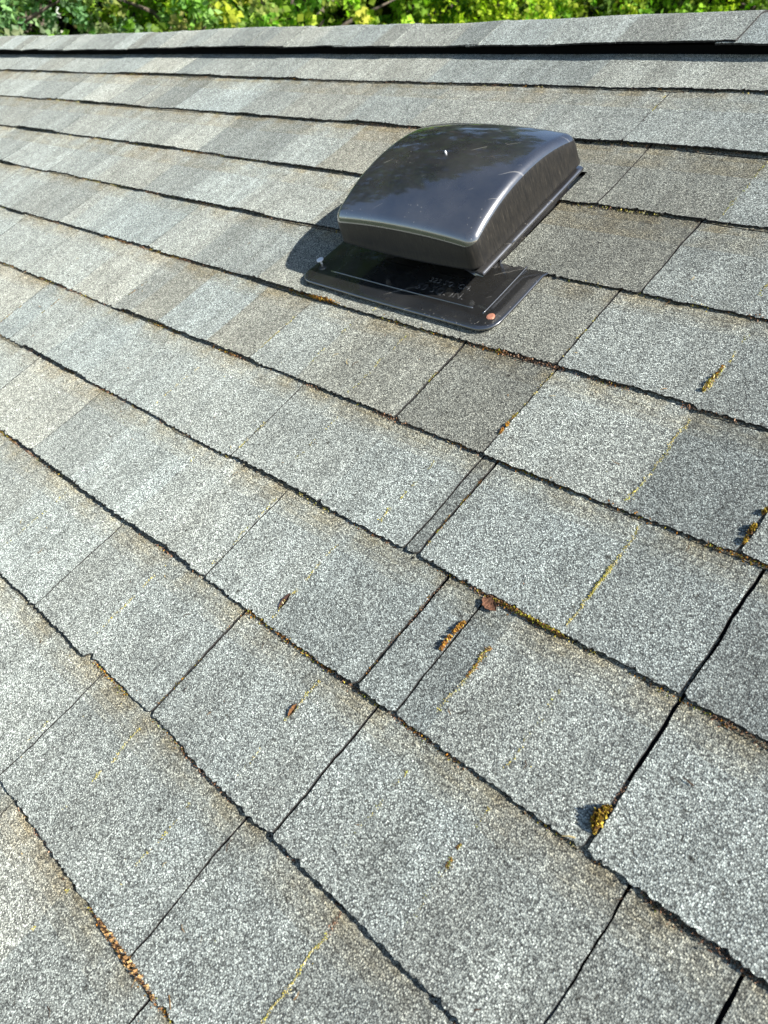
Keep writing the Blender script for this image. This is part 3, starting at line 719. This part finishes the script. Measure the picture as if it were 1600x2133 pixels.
def scrap(label, name, cat, u, v, lu, lv, ang, col, curl, seed):
    r = random.Random(seed); V, F, C = [], [], []; nx, ny = 18, 7
    for i in range(nx+1):
        t = i/nx*2-1; wid = (1-abs(t)**2.2)*.5*(1+.35*noise.noise(Vector((t*4, seed, 0))))
        for j in range(ny+1):
            s_ = (j/ny*2-1); x = t*lu*.5; y = s_*wid*lv; z = .0015 + curl*(s_*s_*wid*1.6 + .5*t*t) + .0006*noise.noise(Vector((x*600, y*600, seed)))
            V.append(Wd(x*cos(ang)-y*sin(ang), x*sin(ang)+y*cos(ang), z))
    for i in range(nx):
        for j in range(ny):
            a = i*(ny+1)+j; F.append((a, a+1, a+ny+2, a+ny+1)); k = r.uniform(.6, 1.35); C.append((col[0]*k, col[1]*k, col[2]*k, 1))
    n_ = len(V); V += [p - Wd(0, 0, .0005) for p in V]; F += [tuple(q+n_ for q in reversed(f)) for f in F]; C += C
    o = mesh(name, V, F, M_MOSS, None, None, C); o.location = W(u, v, -.002); tag(o, label, cat)
scrap('curled pinkish brown dead leaf caught under a shingle seam', 'dead_leaf', 'leaf', -.331, 7.06*ES, .020, .011, .25, (.11,.055,.035), .003, 3)
scrap('dark brown narrow seed scale lying left of a long joint', 'seed_scale', 'seed scale', -.5225, 7.80*ES, .022, .0065, 1.45, (.045,.025,.02), .003, 8)
scrap('small dry brown bud scale lying in a yellow streak below the seed scale', 'bud_scale', 'bud scale', -.427, 8.36*ES, .014, .005, 1.45, (.14,.07,.03), .002, 12)

# ------------------------------------------------------------------ trees beyond the ridge
def leaf(mb, p, sz, col, r, droop=0):
    d = Vector((r.gauss(0,1), r.gauss(0,1), r.gauss(0,.7)-droop)).normalized()
    e = d.cross(Vector((r.uniform(-1,1), r.uniform(-1,1), r.uniform(-1,1)))).normalized()
    k = r.uniform(.75, 1.3); c = (col[0]*k, col[1]*k, col[2]*k, 1)
    d *= sz; e *= sz*.42; f = d.cross(e).normalized()*sz*.10
    mb.quad(p, p+d*.45+e+f, p+d, p+d*.45-e+f, c)
def tree(name, label, az, dist, top, rad, cols, kind, seed, lsz=.06, group=None, low=.6, ncl=90, npc=340, lean=.0):
    r = random.Random(seed); a = radians(az)
    bx, by = CP.x - sin(a)*dist, CP.y + cos(a)*dist
    H = CP.z + top
    root = empty(name, (bx, by, 0)); tag(root, label, 'tree' if 'shrub' not in name else 'shrub', group)
    # trunk and limbs
    mb = MB(); pts = []; n_ = 9
    for i in range(n_+1):
        t = i/n_; pts.append(Vector((lean*t*H + .12*noise.noise(Vector((t*3, seed, 0))), .12*noise.noise(Vector((t*3, seed, 5))), -.05 + t*H*.95)))
    r0 = .05 + H*.012
    mb.tube(pts, [r0*(1-.88*i/n_)*(1.35 if i == 0 else 1) for i in range(n_+1)], 9)
    centres = []
    for i in range(ncl):
        z = low + (H-low)*((i+.5)/ncl)**.9
        t = (z-low)/(H-low)
        if kind == 'conifer': rr = rad*(1-t)**.8 + .12
        elif kind == 'column': rr = rad*(.55+.45*sin(pi*min(1, t*1.1)))
        else: rr = rad*sqrt(max(.04, 1-(2*t-.95)**2))
        an = i*2.399 + r.uniform(-.5, .5); q = rr*r.uniform(.55, 1.0)
        tp = pts[min(n_, int(z/H*n_))]
        c = Vector((tp.x + cos(an)*q, tp.y + sin(an)*q, z - (.25*q if kind == 'conifer' else -.1*q)))
        centres.append((c, rr))
        if i % 2 == 0 or kind != 'conifer':
            s_ = Vector((tp.x, tp.y, max(.3, z - q*.45))); mid = (s_+c)/2 + Vector((0,0,.08*q)) + Vector((r.uniform(-.06,.06), r.uniform(-.06,.06), 0))
            mb.tube([s_, mid, c], [.028, .016, .006], 5)
    mb.build('trunk', M_BARK, root, smooth=True)
    lb = MB()
    view = Vector((CP.x-bx, CP.y-by, 0)).normalized()
    for c, rr in centres:
        near = abs(c.z - CP.z - .1) < .7
        dens = npc if near else min(npc, 90)
        col0 = r.choice(cols); cr = r.uniform(.20, .36)*(1.1 if kind != 'conifer' else 1)
        dirc = Vector((c.x, c.y, 0)).normalized()
        # sub sprigs
        for s_ in range(9 if near else 6):
            sc = c + Vector((r.gauss(0,1), r.gauss(0,1), r.gauss(0,.75)))*cr*.62
            tip = dirc*.55 + Vector((r.uniform(-1,1), r.uniform(-1,1), (-.7 if kind == 'conifer' else r.uniform(-.3,.9))))
            tip = tip.normalized()*r.uniform(.10, .26)
            m_ = int(dens/8)
            col = tuple(min(1, x*r.uniform(.8,1.25)) for x in col0)
            for q in range(m_):
                t = q/m_; p = sc + tip*t + Vector((r.gauss(0,1), r.gauss(0,1), r.gauss(0,1)))*.035*(1-t*.4)
                leaf(lb, p, lsz*r.uniform(.6, 1.15)*(1 if near else 1.45), col, r, .6 if kind == 'conifer' else .1)
    lb.build('crown', M_LEAF, root, cols=True)
    return root
YG = [(.20,.34,.035), (.29,.42,.045), (.14,.26,.03)]
BG = [(.12,.20,.09), (.16,.25,.12), (.20,.28,.13)]
PG = [(.20,.28,.07), (.27,.33,.11), (.16,.24,.05)]
DK = [(.035,.06,.018), (.025,.045,.016), (.05,.075,.02)]
CE = [(.13,.22,.025), (.21,.31,.03), (.07,.13,.02)]
YL = [(.34,.42,.03), (.28,.37,.03)]
GF = 'trees standing just beyond the ridge'; GB = 'dark trees of the back row'
tree('holly_tree', 'blue green holly at the far left edge beyond the ridge', 68.5, 6.6, 1.3, .95, BG, 'round', 1, .052, GF, ncl=80)
tree('maple_tree', 'yellow green bushy maple right of the blue green holly', 62.5, 7.2, 1.2, .85, YG, 'round', 2, .06, GF, ncl=70)
tree('elder_tree', 'pale grey green elder between the two yellow green maples', 57.5, 6.9, 1.2, .85, PG, 'round', 3, .055, GF, ncl=70)
tree('maple_tree', 'bright yellow green maple with open dark gap to its right, left of the vent', 50.5, 7.4, 1.5, 1.25, YG, 'round', 4, .065, GF, ncl=120)
tree('hazel_tree', 'sunlit hazel with broad light leaves above the left of the vent', 41.5, 7.8, 1.2, .65, YG, 'round', 5, .06, GF, ncl=70)
tree('golden_cypress', 'narrow golden yellow cypress beyond the ridge above the vent', 37.8, 7.0, 1.2, .42, YL, 'conifer', 6, .042, GF, ncl=90)
tree('cypress_tree', 'mid green cypress immediately right of the golden yellow cypress', 34.6, 7.4, 1.2, .50, YG+CE, 'conifer', 7, .042, GF, ncl=90)
tree('cedar_tree', 'drooping green cedar right of the mid green cypress', 29.6, 7.8, 1.3, .85, CE, 'conifer', 8, .05, GF, ncl=120)
tree('cedar_tree', 'drooping yellow tipped cedar at the far right edge', 23.0, 7.6, 1.3, .85, CE+YL, 'conifer', 9, .05, GF, ncl=120)
tree('bay_tree', 'dark green bay tree beyond the gable left of the holly', 78, 7.0, 1.4, 1.2, BG, 'round', 10, .06, GF, ncl=90, npc=60)
tree('oak_tree', 'green oak farthest left of the front row', 90, 7.6, 1.6, 1.4, PG, 'round', 11, .07, GF, ncl=90, npc=60)
for i, (az, d, top, rad, lab) in enumerate([(74, 10.5, 12, 2.2, 'dark fir of the back row behind the blue green holly'), (66, 10.0, 11.5, 2.1, 'dark fir of the back row behind the first maple'), (59, 10.6, 12.3, 2.1, 'dark fir of the back row behind the pale elder'),
        (52, 10.2, 11.6, 2.2, 'tall dark fir of the back row behind the bright maple'), (45.3, 9.6, 8.8, 1.7, 'very dark fir filling the gap between maple and hazel'), (39, 10.8, 3.1, 1.7, 'low dark fir behind the hazel and golden cypress'),
        (32.5, 10.2, 2.5, 1.6, 'low dark fir behind the mid green cypress'), (26, 10.4, 2.5, 1.7, 'low dark fir behind the two cedars'), (18, 10.0, 2.3, 1.7, 'low dark fir at the right end of the back row'), (84, 10.6, 10.6, 2.2, 'dark fir of the back row behind the oak')]):
    tree('fir_tree', lab, az, d, top, rad, DK, 'round', 40+i, .15, GB, ncl=150, npc=80)
# hedge mass that closes the view low down behind the trees
mb = MB(); r = random.Random(77)
for i in range(16000):
    a = radians(r.uniform(10, 100)); d = r.uniform(12.2, 13.4); z = r.uniform(.2, 6.8)
    leaf(mb, Vector((CP.x - sin(a)*d, CP.y + cos(a)*d, z)), .34, r.choice(DK), r)
h = mb.build('woodland', M_LEAF, cols=True); tag(h, 'dark mass of woodland behind the garden trees', 'woodland', kind='stuff')
